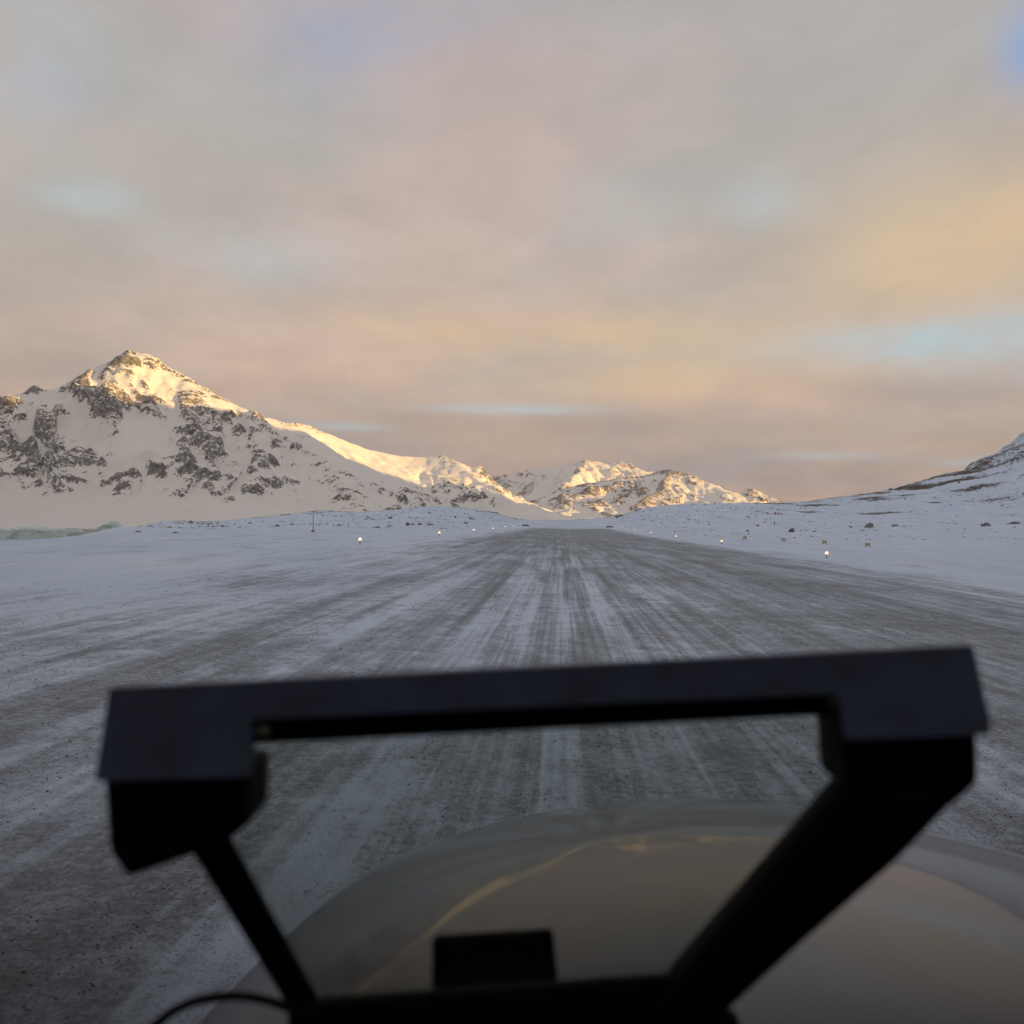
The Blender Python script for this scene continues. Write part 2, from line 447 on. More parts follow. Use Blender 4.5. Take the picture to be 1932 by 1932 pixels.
ground = grid_obj('ground', np.stack([GX, GY, gz], 1), len(ta), len(ra), mat_ground, {'rock': grock}, wrap=True)
ground['kind'] = 'structure'


def gh(x, y): return float(ground_h(np.array([x]), np.array([y]))[0])


def hit_ground(px, py, near=8.0, far=1600.0):
    d = ray(px, py); hd = math.hypot(d[0], d[1])
    t = np.geomspace(near, far, 3000) / hd
    P = EYE[None] + d[None] * t[:, None]
    below = P[:, 2] < ground_h(P[:, 0], P[:, 1])
    i = int(np.argmax(below)) if below.any() else len(t) - 1
    return P[i], float(t[i])


# ------------------------------------------------------------------ sea
def sea_material():
    m = bpy.data.materials.new('cold_sea_water'); m.use_nodes = True
    T = NT(m.node_tree)
    pos = T.new('ShaderNodeNewGeometry').outputs['Position']
    p = T.new('ShaderNodeBsdfPrincipled'); o = T.new('ShaderNodeOutputMaterial'); T.l.new(p.outputs[0], o.inputs[0])
    n = T.noise(T.v('MULTIPLY', pos, (0.02, 0.06, 1)), 1.0, 5, 0.6)
    T.put(p.inputs['Base Color'], T.mix(T.step(n, 0.4, 0.65), (0.05, 0.06, 0.065, 1), (0.16, 0.16, 0.16, 1)))
    p.inputs['Roughness'].default_value = 0.22
    b = T.new('ShaderNodeBump'); b.inputs['Strength'].default_value = 0.4; b.inputs['Distance'].default_value = 0.3
    T.put(b.inputs['Height'], T.noise(pos, 0.25, 4, 0.6)); T.put(p.inputs['Normal'], b.outputs[0])
    return m


SEA = -35.0
sg = 9000
sea = mesh_obj('sea', [(-sg, -2000, SEA), (-20, -2000, SEA), (-20, 7000, SEA), (-sg, 7000, SEA)], [(0, 1, 2, 3)], sea_material())
sea['kind'] = 'structure'


# ------------------------------------------------------------------ mountains
def P3(px, py, dist):
    d = ray(px, py); k = dist / math.hypot(d[0], d[1])
    return EYE + d * k


def ridge_field(X, Y, ridges, base):
    Z = np.full(X.shape, -1e9); D = np.full(X.shape, 1e9); SS = np.zeros(X.shape); TT = np.ones(X.shape); DD = np.zeros(X.shape)
    s0 = 0.0
    for ri, (pts, W, pw) in enumerate(ridges):
        Q = [P3(*p) for p in pts]
        for a, b in zip(Q[:-1], Q[1:]):
            vx, vy = b[0] - a[0], b[1] - a[1]; L2 = vx * vx + vy * vy
            t = np.clip(((X - a[0]) * vx + (Y - a[1]) * vy) / L2, 0, 1)
            d = np.hypot(X - a[0] - t * vx, Y - a[1] - t * vy)
            h = a[2] + t * (b[2] - a[2])
            if ri < 2: D = np.minimum(D, d)
            z = base + (h - base) * np.clip(1 - d / W, 0, 1) ** pw
            win = z > Z
            side = np.where((X - a[0]) * vy - (Y - a[1]) * vx > 0, 1.0, -1.0)
            SS = np.where(win, s0 + t * math.sqrt(L2) + side * 5000.0 + 0.35 * d, SS); TT = np.where(win, d / W, TT); DD = np.where(win, d, DD)
            Z = np.where(win, z, Z); s0 += math.sqrt(L2)
    return Z, D, SS, TT, DD


def build_mountain(name, x0, x1, y0, y1, step, ridges, base, seed, nscale, namp, mat, rock_bias, blobs=(), floor=None, calm=(), low=0.0, cragk=0.26):
    xs = np.arange(x0, x1, step); ys = np.arange(y0, y1, step)
    X, Y = np.meshgrid(xs, ys, indexing='ij')
    wx = X + fbm(X / (nscale * .9), Y / (nscale * .9), 4, seed + 1) * nscale * 0.045
    wy = Y + fbm(X / (nscale * .9) + 9, Y / (nscale * .9), 4, seed + 2) * nscale * 0.045
    Z, D, SS, TT, DD = ridge_field(wx, wy, ridges, base); Z = np.maximum(Z, base)
    hh = np.clip((Z - base) / 120.0, 0, 1) * (0.40 + 0.60 * sstep(D, 0, nscale * 0.4))
    crag = hh.copy()
    rn = ridged(X / nscale, Y / nscale, 6, seed + 3, 0.52) - 1.0
    fn = fbm(X / (nscale * .25), Y / (nscale * .25), 4, seed + 6, 0.55)
    q = (np.stack([X.ravel(), Y.ravel(), Z.ravel()], 1) - EYE) @ R
    px = (966 + F * q[:, 0] / -q[:, 2]).reshape(X.shape); py = (966 - F * q[:, 1] / -q[:, 2]).reshape(X.shape)
    for bx, by, rx, ry, amp in calm:
        crag = crag * (1 - amp * np.exp(-((px - bx) / rx) ** 4 - ((py - by) / ry) ** 4))
        hh = hh * (1 - amp * np.exp(-((px - bx) / rx) ** 4 - ((py - by) / ry) ** 4))
    TT = np.clip(TT, 0, 1); gw = fbm(X / (nscale * .5), Y / (nscale * .5), 3, seed + 15)
    u = SS / (nscale * .42) + gw * 0.55; u2 = SS / (nscale * .17) + gw * 1.1
    gul = (1 - 2 * np.abs(perlin(u, u * 0 + TT * 1.6, seed + 18)) * 1.6) + 0.45 * (1 - 2 * np.abs(perlin(u2, TT * 3.0, seed + 19)) * 1.6)
    prof = np.clip(TT / 0.18, 0, 1) * np.clip((1 - TT) / 0.55, 0, 1)
    Z = Z + gul * prof * crag * namp * 0.62
    Z2 = Z + crag * (ridged(X / (nscale * .16), Y / (nscale * .16), 3, seed + 12) - 0.8) * namp * cragk + hh * (rn * namp + fn * namp * 0.22) + (1 - hh) * fn * namp * 0.05
    if floor is not None: Z2 = np.maximum(Z2, floor(X, Y))
    gx, gy = np.gradient(Z2, step)
    slope = np.degrees(np.arctan(np.hypot(gx, gy)))
    lap2 = sum(np.roll(np.roll(Z2, i, 0), j, 1) for i, j in ((10, 0), (-10, 0), (0, 10), (0, -10))) / 4 - Z2
    lap = sum(np.roll(np.roll(Z2, i, 0), j, 1) for i, j in ((4, 0), (-4, 0), (0, 4), (0, -4))) / 4 - Z2
    n = fbm(X / (nscale * 1.2), Y / (nscale * 1.2), 4, seed + 9)
    rock = rock_bias + sstep(slope, 28, 56) * 0.60 + n * 0.22 - np.clip(lap / (step * .6), -1, 1) * 0.20 - np.clip(lap2 / (step * 2.0), -1, 1) * 0.38
    V = np.stack([X.ravel(), Y.ravel(), Z2.ravel()], 1)
    q = (V - EYE) @ R
    px = (966 + F * q[:, 0] / -q[:, 2]).reshape(X.shape); py = (966 - F * q[:, 1] / -q[:, 2]).reshape(X.shape)
    rock = rock + low * np.clip(TT / 0.4, 0, 1) * np.clip((1.02 - TT) / 0.15, 0, 1)
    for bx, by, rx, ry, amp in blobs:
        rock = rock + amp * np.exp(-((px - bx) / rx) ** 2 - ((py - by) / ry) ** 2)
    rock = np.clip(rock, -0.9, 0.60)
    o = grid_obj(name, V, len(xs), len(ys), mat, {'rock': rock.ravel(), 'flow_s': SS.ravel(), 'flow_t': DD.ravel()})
    return o


mat_mt = mountain_material('snow_and_rock_near', 10.0)
mat_far = mountain_material('snow_and_hazed_rock_far', 13.0, r0=(0.19, 0.17, 0.16, 1), r1=(0.40, 0.36, 0.33, 1))  # rock paler and warmer than near: haze put into its colour
ML = [
    ([(-420, 900, 4500), (-250, 830, 4350), (-120, 795, 4250), (-40, 762, 4150), (30, 742, 4100), (65, 726, 4080), (90, 739, 4080), (120, 733, 4080), (150, 715, 4100),
      (180, 692, 4100), (205, 681, 4100), (245, 657, 4100), (275, 668, 4100), (310, 689, 4080), (345, 704, 4060), (400, 738, 4030),
      (450, 763, 4010), (500, 789, 4010), (540, 800, 4020)], 1000, 1.35),
    ([(500, 789, 4010), (535, 799, 4200), (560, 796, 4280), (585, 803, 4350), (620, 820, 4450), (700, 849, 4650), (760, 860, 4750), (805, 863, 4790), (838, 860, 4790), (852, 868, 4760), (866, 886, 4700), (890, 906, 4600),
      (930, 938, 4450), (975, 954, 4350), (1020, 968, 4250), (1075, 984, 4150)], 760, 1.3),
    ([(450, 763, 4010), (500, 803, 3880), (560, 842, 3740), (620, 872, 3610), (680, 905, 3500), (720, 935, 3400), (745, 962, 3300)], 430, 1.3),
    ([(310, 689, 4080), (345, 740, 3950), (378, 790, 3860), (368, 836, 3760), (330, 868, 3680), (270, 884, 3620), (215, 874, 3600)], 330, 1.3),
    ([(65, 726, 4080), (112, 782, 3880), (140, 832, 3740), (125, 885, 3600), (105, 935, 3450)], 460, 1.4),
    ([(245, 664, 4100), (232, 722, 3960), (222, 752, 3900)], 260, 1.3),
    ([(-40, 762, 4150), (-5, 830, 3850), (20, 880, 3650), (45, 935, 3450)], 420, 1.4),
    ([(770, 925, 3950), (830, 907, 3980), (890, 916, 3980), (950, 944, 3900), (1000, 966, 3850)], 380, 1.4),
]
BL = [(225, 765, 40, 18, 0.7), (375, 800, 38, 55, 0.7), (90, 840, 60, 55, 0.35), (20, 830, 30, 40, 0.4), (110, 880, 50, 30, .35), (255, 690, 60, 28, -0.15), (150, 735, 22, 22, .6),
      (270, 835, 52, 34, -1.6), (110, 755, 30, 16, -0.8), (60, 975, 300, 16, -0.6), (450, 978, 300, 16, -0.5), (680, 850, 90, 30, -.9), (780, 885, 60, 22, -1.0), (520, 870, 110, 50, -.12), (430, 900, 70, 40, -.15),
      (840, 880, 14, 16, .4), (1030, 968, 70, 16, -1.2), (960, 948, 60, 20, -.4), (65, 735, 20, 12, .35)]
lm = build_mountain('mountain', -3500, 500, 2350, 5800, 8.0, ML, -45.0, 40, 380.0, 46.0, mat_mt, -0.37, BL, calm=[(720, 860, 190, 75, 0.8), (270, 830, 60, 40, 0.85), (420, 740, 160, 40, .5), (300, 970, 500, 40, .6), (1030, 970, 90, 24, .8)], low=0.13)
tag(lm, 'big snowy mountain with dark rock walls and sunlit summit behind the left hill', 'mountain')
MF1 = [
    ([(830, 935, 9300), (890, 911, 9200), (940, 897, 9200), (985, 895, 9200), (1012, 884, 9100), (1040, 877, 9100), (1080, 871, 9100), (1103, 864, 9100), (1130, 869, 9150), (1150, 877, 9200),
      (1175, 873, 9300), (1195, 878, 9300), (1212, 896, 9200), (1240, 920, 9000)], 1500, 1.3),
    ([(1040, 877, 9100), (1015, 905, 8500), (1005, 935, 8000), (985, 960, 7600)], 700, 1.3),
    ([(1103, 864, 9100), (1090, 892, 8500), (1060, 925, 8000)], 600, 1.3),
]
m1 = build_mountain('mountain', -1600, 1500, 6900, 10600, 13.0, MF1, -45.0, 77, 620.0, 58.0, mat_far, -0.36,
                    [(1040, 925, 25, 25, -.9), (1130, 905, 60, 18, -.8), (1180, 884, 20, 10, .6), (950, 915, 50, 18, .45)], cragk=0.15)
tag(m1, 'distant snowy peak with a glowing top beyond the runway end', 'mountain')
MF2 = [
    ([(1000, 962, 6000), (1050, 935, 6200), (1105, 911, 6300), (1160, 904, 6400), (1205, 899, 6500), (1240, 889, 6600), (1262, 886, 6600), (1290, 893, 6600),
      (1325, 906, 6600), (1360, 922, 6500), (1400, 940, 6400), (1440, 953, 6300), (1500, 975, 6200)], 1000, 1.25),
    ([(1262, 886, 6600), (1250, 920, 6200), (1200, 950, 5900)], 480, 1.3),
]
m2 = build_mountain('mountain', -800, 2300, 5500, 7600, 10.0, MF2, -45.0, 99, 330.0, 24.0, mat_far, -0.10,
                    [(1340, 935, 50, 16, -.7), (1110, 935, 50, 18, .35), (1200, 920, 60, 20, .3)], cragk=0.2, low=.1)
tag(m2, 'rounded rocky snow ridge in front of the distant peak', 'mountain')
MF3 = [([(1330, 945, 9000), (1372, 924, 9000), (1392, 934, 9000), (1412, 921, 9000), (1430, 936, 9000), (1450, 950, 9000), (1490, 975, 9000)], 900, 1.2)]
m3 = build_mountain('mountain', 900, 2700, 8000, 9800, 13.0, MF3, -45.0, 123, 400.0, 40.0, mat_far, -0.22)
tag(m3, 'small jagged sunlit peaks at the right end of the distant range', 'mountain')


# ------------------------------------------------------------------ icebergs
mat_ice = simple('glacier_ice', (0.70, 0.91, 0.90), 0.45, 0.4, 0.14, 0.09, 0.5)


def iceberg(pxs, depth, dist, label, seed):
    """pxs: list of (px, top py) along the berg; base sits in the water"""
    front, top = [], []
    n = 60
    P = [P3(a, b, dist) for a, b in pxs]
    xs = np.array([p[0] for p in P]); zs = np.array([p[2] for p in P]); ys = np.array([p[1] for p in P])
    vv = []
    gu = np.linspace(0, 1, n); rows = 14
    for i, u in enumerate(gu):
        x = xs[0] + (xs[-1] - xs[0]) * u
        zt = np.interp(x, xs, zs); yb = np.interp(x, xs, ys)
        for j in range(rows):
            a = j / (rows - 1)
            if a < 0.36:                                   # face towards the viewer
                k = a / 0.36; yy = 0.0; z = SEA - 2 + (zt - SEA + 2) * k
                yy = k * depth * 0.05
            elif a < 0.64:
                k = (a - 0.36) / 0.28; yy = depth * (0.05 + 0.9 * k); z = zt
            else:
                k = (a - 0.64) / 0.36; yy = depth * (0.95 + 0.05 * k); z = zt + (SEA - 2 - zt) * k
            q = mnoise.noise(Vector((x * 0.08 + seed, z * 0.12, yy * 0.06)))
            q2 = mnoise.noise(Vector((x * 0.25 + seed, z * 0.3, yy * 0.2)))
            amp = (zt - SEA)
            vv.append((x + q2 * amp * .06, yb + yy + (q * 0.16 + q2 * 0.10) * amp, z + (q2 * 0.05 * amp if 0.2 < a < 0.8 else 0)))
    ff = [(i * rows + j, (i + 1) * rows + j, (i + 1) * rows + j + 1, i * rows + j + 1) for i in range(n - 1) for j in range(rows - 1)]
    ff.append(tuple(range(rows))); ff.append(tuple((n - 1) * rows + j for j in reversed(range(rows))))
    o = mesh_obj('iceberg', vv, ff, mat_ice)
    return tag(o, label, 'iceberg')


iceberg([(-160, 1000), (-60, 996), (0, 997), (16, 998), (17, 995), (60, 995), (75, 997), (105, 996), (124, 997), (125, 1004)], 60, 1600, 'long flat pale green iceberg at the left edge of the photo', 1.0)
iceberg([(182, 995), (190, 991), (204, 986), (209, 983), (215, 985), (222, 991), (228, 997)], 30, 2750, 'small pointed iceberg just above the tip of the left hill', 5.0)


# ------------------------------------------------------------------ boulders and stones
def rock_material(name, c0, c1):
    m = bpy.data.materials.new(name); m.use_nodes = True
    T = NT(m.node_tree)
    ge = T.new('ShaderNodeNewGeometry'); pos = ge.outputs['Position']
    nz = T.sep(ge.outputs['Normal'])[2]
    n = T.noise(pos, 1.6, 5, 0.65)
    col = T.mix(T.step(n, 0.3, 0.7), c0, c1)
    sn = T.step(T.m('ADD', nz, T.m('MULTIPLY', T.m('SUBTRACT', n, 0.5), 1.6)), 0.62, 0.82, 0.0, 0.9)
    p = T.new('ShaderNodeBsdfPrincipled'); o = T.new('ShaderNodeOutputMaterial'); T.l.new(p.outputs[0], o.inputs[0])
    T.put(p.inputs['Base Color'], T.mix(sn, col, (0.66, 0.75, 0.90, 1))); p.inputs['Roughness'].default_value = 0.85
    p.inputs['Specular IOR Level'].default_value = 0.15
    return m


mat_rock = rock_material('lichen_grey_rock', (0.06, 0.057, 0.052, 1), (0.17, 0.155, 0.135, 1))
mat_rock2 = rock_material('pale_grey_rock', (0.13, 0.125, 0.11, 1), (0.30, 0.28, 0.25, 1))


def boulder(px, py, w, h, label, mat=None, skew=0.0, group=None, name='boulder'):
    p, t = hit_ground(px, py + h * 0.4)
    k = t / F
    a, c = w * k / 2 * 0.78, h * k * 0.78
    b = a * 0.8
    bm = bmesh.new(); bmesh.ops.create_icosphere(bm, subdivisions=3, radius=1.0)
    s = random.random() * 100
    for v in bm.verts:
        n = mnoise.fractal(v.co * 1.3 + Vector((s, 0, 0)), 0.8, 2.0, 4)
        q = v.co * (1 + 0.38 * n)
        q = Vector((round(q.x * 4) / 4 * .35 + q.x * .65, round(q.y * 3) / 3 * .35 + q.y * .65, q.z))
        q.x += skew * max(q.z, 0)
        v.co = Vector((q.x * a, q.y * b, q.z * c * 0.95 if q.z > 0 else q.z * c * 0.35))
    me = bpy.data.meshes.new(name); bm.to_mesh(me); bm.free()
    me.materials.append(mat or mat_rock)
    o = bpy.data.objects.new(name, me); C.objects.link(o)
    o.location = (p[0], p[1], gh(p[0], p[1]) - 0.12 * c)
    return tag(o, label, 'boulder', group)


boulder(1639, 990, 19, 13, 'large pointed grey boulder at the foot of the right hillside', mat_rock2, 0.35)
boulder(1689, 990.5, 16, 5, 'low flat boulder just right of the large pointed boulder')
boulder(1860, 989, 22, 9, 'broad dark boulder near the right edge below the hillside')
boulder(1916, 985.5, 30, 6, 'long low rock outcrop at the far right edge of the hillside foot')
boulder(1494, 1000, 15, 10, 'dark jagged boulder behind the yellow markers, right of the windsock')
boulder(1429, 991, 8, 4, 'small dark boulder just left of the windsock pole')
boulder(1410.5, 1001, 7, 5, 'small slanted boulder in the snow left of the windsock, nearer the runway')
boulder(1605, 993.5, 7, 4, 'small dark boulder just left of the large pointed boulder')
boulder(1499, 1014, 7, 3, 'lone flat stone right of the second yellow marker')
boulder(1536, 1002, 6, 3.5, 'small stone right of the dark jagged boulder')
boulder(1810, 910, 6, 4, 'lone small boulder high on the right slope')
boulder(1680, 923, 9, 5, 'boulder standing on the skyline of the right hill')
boulder(768.7, 988, 11, 8, 'tallest dark boulder in the row below the left hill')
boulder(779, 988.5, 9, 5, 'boulder touching the right side of the tallest one below the left hill')
boulder(793, 988, 12, 6, 'rounded boulder in the middle of the row below the left hill')
boulder(810, 988.5, 20, 5, 'long flat outcrop at the right end of the row below the left hill')
boulder(737, 976, 11, 5, 'dark boulder alone on the upper left hill')
boulder(710, 994, 18, 4, 'long thin dark outcrop at the left end of the row below the left hill')
boulder(734, 992, 9, 4, 'small outcrop between the thin outcrop and the tallest boulder on the left')
boulder(889, 977.5, 17, 6, 'wide broken outcrop on the right shoulder of the left hill')
boulder(859, 975, 6, 4, 'small boulder on the left hill just left of the wide outcrop')
boulder(878, 986, 11, 4, 'low outcrop below the wide one on the left hill')
boulder(695, 975, 7, 3, 'small flat stone on the upper left hill beside the lone boulder')
boulder(1170, 972, 26, 7, 'dark rocky knoll at the left end of the right hill crest')
boulder(260, 1002, 14, 5, 'dark outcrop on the left headland nearest the fjord')
boulder(330, 1004, 12, 4, 'low dark outcrop at the foot of the left headland')

# countless small stones over the hill feet: one mass
sv, sf = [], []
tet = [(1, 0, -.4), (-.5, .8, -.4), (-.6, -.7, -.4), (0.1, 0, .7), (.5, .5, .2)]
tfa = [(0, 4, 3), (4, 1, 3), (1, 2, 3), (2, 0, 3), (0, 1, 4)]
cand = []
NS = 16000
thc = rng.uniform(-26, 25, NS); rc = np.sqrt(rng.uniform(0.40 ** 2, 1.0, NS))
r1c = np.interp(thc, c1[0], c1[1])
rr_ = rc * r1c
den = fbm(thc / 3 + 3, rr_ / 22, 4, 21)
keep = (den + rng.normal(0, .22, NS) > 0.28) & (rr_ > 150) & ((np.abs(rr_ * np.sin(np.radians(thc)) - 2) > 30))
for th_, r_ in zip(np.radians(thc[keep]), rr_[keep]):
    x_, y_ = r_ * math.sin(th_), r_ * math.cos(th_)
    cand.append((x_, y_))
ca = np.array(cand); cz = ground_h(ca[:, 0], ca[:, 1])
for (x_, y_), z_ in zip(ca, cz):
    s_ = min(1.5, 0.16 + rng.gamma(1.2, 0.16)) * (0.6 + 0.9 * math.hypot(x_, y_) / 700)
    a_ = rng.uniform(0, 6.28); ca_, sa_ = math.cos(a_), math.sin(a_); b0 = len(sv)
    for (p, q, r_) in tet:
        sv.append((x_ + (p * ca_ - q * sa_) * s_ * 1.3, y_ + (p * sa_ + q * ca_) * s_, z_ + r_ * s_ * 0.6))
    sf += [tuple(b0 + k for k in t) for t in tfa]
stones = mesh_obj('scattered_stones', sv, sf, mat_rock)
stones['kind'] = 'stuff'; stones['label'] = 'small dark stones scattered over the snowy hill slopes'; stones['category'] = 'stones'


# loose gravel on the near part of the strip: one mass
NG = 70000
gy_ = 4.2 * (60.0 / 4.2) ** rng.uniform(0, 1, NG)
gx_ = rng.uniform(-1, 1, NG) * (3.0 + gy_ * 0.55)
dens = fbm(gx_ * 0.7, gy_ * 0.16, 4, 91) + 0.5 * fbm(gx_ * 3, gy_ * 0.9, 3, 92)
kp = (dens + rng.normal(0, .25, NG) > 0.05) & (np.abs(gx_) < 17)
gx_, gy_ = gx_[kp], gy_[kp]
gz_ = ground_h(gx_, gy_)
n_ = len(gx_)
gs_ = np.clip(0.0035 + rng.gamma(1.1, 0.0030, n_), 0, 0.026) * (0.75 + gy_ / 35.0)
ga_ = rng.uniform(0, 6.28, n_)
tv = np.array(tet)
pv_ = np.empty((n_, 5, 3))
jit = rng.uniform(0.7, 1.3, (n_, 5, 3))
q_ = tv[None] * jit
pv_[:, :, 0] = gx_[:, None] + (q_[:, :, 0] * np.cos(ga_)[:, None] - q_[:, :, 1] * np.sin(ga_)[:, None]) * gs_[:, None] * 1.25
pv_[:, :, 1] = gy_[:, None] + (q_[:, :, 0] * np.sin(ga_)[:, None] + q_[:, :, 1] * np.cos(ga_)[:, None]) * gs_[:, None]
pv_[:, :, 2] = gz_[:, None] + q_[:, :, 2] * gs_[:, None] * 0.8 + 0.002
gf_ = (np.arange(n_)[:, None, None] * 5 + np.array(tfa)[None]).reshape(-1, 3)
mat_grav = simple('grey_gravel', (0.075, 0.078, 0.074), 0.9, 0.15, 0.4, 3.0)
gme = bpy.data.meshes.new('gravel'); gme.from_pydata(pv_.reshape(-1, 3).tolist(), [], gf_.tolist()); gme.materials.append(mat_grav)
gro = bpy.data.objects.new('gravel', gme); C.objects.link(gro)
gro['kind'] = 'stuff'; gro['label'] = 'loose grey gravel strewn over the near runway'; gro['category'] = 'gravel'


# ------------------------------------------------------------------ primitive builders
def box_bm(bm, x0, x1, y0, y1, z0, z1):
    vs = [bm.verts.new(p) for p in ((x0, y0, z0), (x1, y0, z0), (x1, y1, z0), (x0, y1, z0), (x0, y0, z1), (x1, y0, z1), (x1, y1, z1), (x0, y1, z1))]
    for f in ((0, 3, 2, 1), (4, 5, 6, 7), (0, 1, 5, 4), (1, 2, 6, 5), (2, 3, 7, 6), (3, 0, 4, 7)): bm.faces.new([vs[i] for i in f])


def lathe_bm(bm, prof, n=14, axis='Z'):
    rings = []
    for r, z in prof:
        rings.append([bm.verts.new((r * math.cos(2 * math.pi * i / n), r * math.sin(2 * math.pi * i / n), z)) for i in range(n)])
    for a, b in zip(rings[:-1], rings[1:]):
        for i in range(n): bm.faces.new((a[i], a[(i + 1) % n], b[(i + 1) % n], b[i]))
    bm.faces.new(list(reversed(rings[0]))); bm.faces.new(rings[-1])


def bm_obj(name, bm, mat, parent=None, smooth=False, bevel=0.0):
    if bevel: bmesh.ops.bevel(bm, geom=bm.edges[:], offset=bevel, segments=2, affect='EDGES', profile=0.5)
    bmesh.ops.recalc_face_normals(bm, faces=bm.faces[:])
    me = bpy.data.meshes.new(name); bm.to_mesh(me); bm.free(); me.materials.append(mat)
    if smooth: me.polygons.foreach_set('use_smooth', [True] * len(me.polygons))
    o = bpy.data.objects.new(name, me); C.objects.link(o)
    if parent: o.parent = parent
    return o


def copy_tree(src, loc, rz=0.0):
    r = src.copy(); C.objects.link(r); r.location = loc; r.rotation_euler = (0, 0, rz)
    for ch in src.children:
        c = ch.copy(); C.objects.link(c); c.parent = r
    return r


# ------------------------------------------------------------------ runway edge lights
mat_post = simple('weathered_grey_metal', (0.16, 0.16, 0.15), 0.5, 0.4, 0.2, 20.0)
mat_glow = simple('warm_lamp_glow', (0.9, 0.75, 0.5), 0.4, 0.3, emit=(1.0, 0.53, 0.19), estr=2.2)


def make_light():
    e = empty('runway_light', (0, 0, 0))
    bm = bmesh.new(); lathe_bm(bm, [(0.11, -0.05), (0.11, 0.03), (0.035, 0.06), (0.03, 0.30), (0.09, 0.33), (0.10, 0.37)])
    bm_obj('post', bm, mat_post, e)
    bm = bmesh.new(); lathe_bm(bm, [(0.10, 0.371), (0.13, 0.42), (0.13, 0.50), (0.10, 0.56), (0.04, 0.60)])
    bm_obj('lamp', bm, mat_glow, e, True)
    return e


proto = None
ords = ['nearest', 'second', 'third', 'fourth', 'fifth', 'farthest']
for side, x_, d0 in (('right', 23.8, 93.0), ('left', -17.9, 91.0)):
    for k in range(6):
        y_ = d0 + 60 * k
        if proto is None: proto = o = make_light(); o.location = (x_, y_, gh(x_, y_))
        else: o = copy_tree(proto, (x_, y_, gh(x_, y_)))
        tag(o, f'{ords[k]} glowing runway edge light along the {side} side of the runway', 'runway light', 'glowing lights along the runway edges')

# ------------------------------------------------------------------ yellow markers
mat_yel = simple('faded_yellow_paint', (0.42, 0.30, 0.07), 0.6, 0.3, 0.25, 6.0)
mat_dark = simple('dark_rubber', (0.03, 0.03, 0.028), 0.8, 0.2)


def make_marker():
    e = empty('yellow_marker', (0, 0, 0))
    bm = bmesh.new(); box_bm(bm, -0.30, 0.30, -0.05, 0.05, 0.20, 0.50); bm_obj('panel', bm, mat_yel, e, bevel=0.01)
    for s in (-1, 1):
        bm = bmesh.new(); box_bm(bm, s * 0.22 - 0.035, s * 0.22 + 0.035, -0.035, 0.035, 0.04, 0.20); bm_obj('leg', bm, mat_yel, e)
        bm = bmesh.new(); box_bm(bm, s * 0.22 - 0.10, s * 0.22 + 0.10, -0.16, 0.16, -0.05, 0.07); bm_obj('foot', bm, mat_dark, e, bevel=0.01)
    e.scale = (1.25, 1.25, 1.25)
    return e


mk = None
mlab = ['yellow marker board nearest the bright second light, leftmost of the four', 'second yellow marker board from the left, right of the runway',
        'yellow marker board straight behind the nearest right light', 'rightmost of the four yellow marker boards in the snow']
for (px, py), lb in zip([(1405, 1018), (1478.6, 1021.5), (1555.6, 1026.5), (1637, 1032)], mlab):
    p, t = hit_ground(px, py)
    loc = (p[0], p[1], gh(p[0], p[1]))
    if mk is None: mk = o = make_marker(); o.location = loc
    else: o = copy_tree(mk, loc, random.uniform(-.3, .3))
    tag(o, lb, 'marker', 'yellow marker boards right of the runway')

# ------------------------------------------------------------------ boards at the runway end
mat_board = simple('dark_board_paint', (0.055, 0.050, 0.045), 0.7, 0.2, 0.2, 3.0)
for px, py, lb in ((991.6, 993.3, 'long low dark board on the left of the runway end'), (1150, 996.2, 'long low dark board on the right of the runway end')):
    p, t = hit_ground(px, py)
    w = 12.5 * t / F / 2; hh = 2.2 * t / F
    e = empty('end_board', (p[0], p[1], gh(p[0], p[1])))
    bm = bmesh.new(); box_bm(bm, -w, w, -0.06, 0.06, 0.25, 0.25 + hh); bm_obj('panel', bm, mat_board, e, bevel=0.02)
    for s in (-0.8, 0.0, 0.8):
        bm = bmesh.new(); box_bm(bm, s * w - 0.06, s * w + 0.06, 0.06, 0.16, -0.2, 0.25 + hh * 0.9); bm_obj('leg', bm, mat_post, e)
    tag(e, lb, 'board', 'dark boards at the runway end')

# ------------------------------------------------------------------ windsock
mat_red = simple('red_fabric', (0.40, 0.035, 0.035), 0.8, 0.1, 0.1, 4.0)
mat_white = simple('white_fabric', (0.72, 0.72, 0.72), 0.8, 0.1, 0.05, 4.0)
p, t = hit_ground(1461, 991)
k = t / F
e = empty('windsock', (p[0], p[1], gh(p[0], p[1])))
hp = 24 * k
bm = bmesh.new(); lathe_bm(bm, [(0.07, -0.2), (0.05, hp)], 10); bm_obj('pole', bm, mat_white, e)
bm = bmesh.new(); lathe_bm(bm, [(0.16, -0.2), (0.16, 6 * k), (0.10, 6.3 * k)], 10); bm_obj('base', bm, mat_board, e)
segs = 5; L = 13 * k; r0, r1_ = 2.1 * k, 1.1 * k
for i in range(segs):
    bm = bmesh.new()
    a, b = i / segs, (i + 1) / segs
    ring = []
    for q in (a, b):
        rr = r0 + (r1_ - r0) * q; cx = 0.3 * k + L * q; cz = hp - r0 - 0.5 * k * q * q * 1.5
        ring.append([bm.verts.new((cx, rr * math.cos(2 * math.pi * j / 12), cz + rr * math.sin(2 * math.pi * j / 12))) for j in range(12)])
    for j in range(12): bm.faces.new((ring[0][j], ring[0][(j + 1) % 12], ring[1][(j + 1) % 12], ring[1][j]))
    bm_obj('sock_band', bm, mat_red if i % 2 == 0 else mat_white, e)
tag(e, 'red and white windsock on a thin pole in front of the right hill', 'windsock')

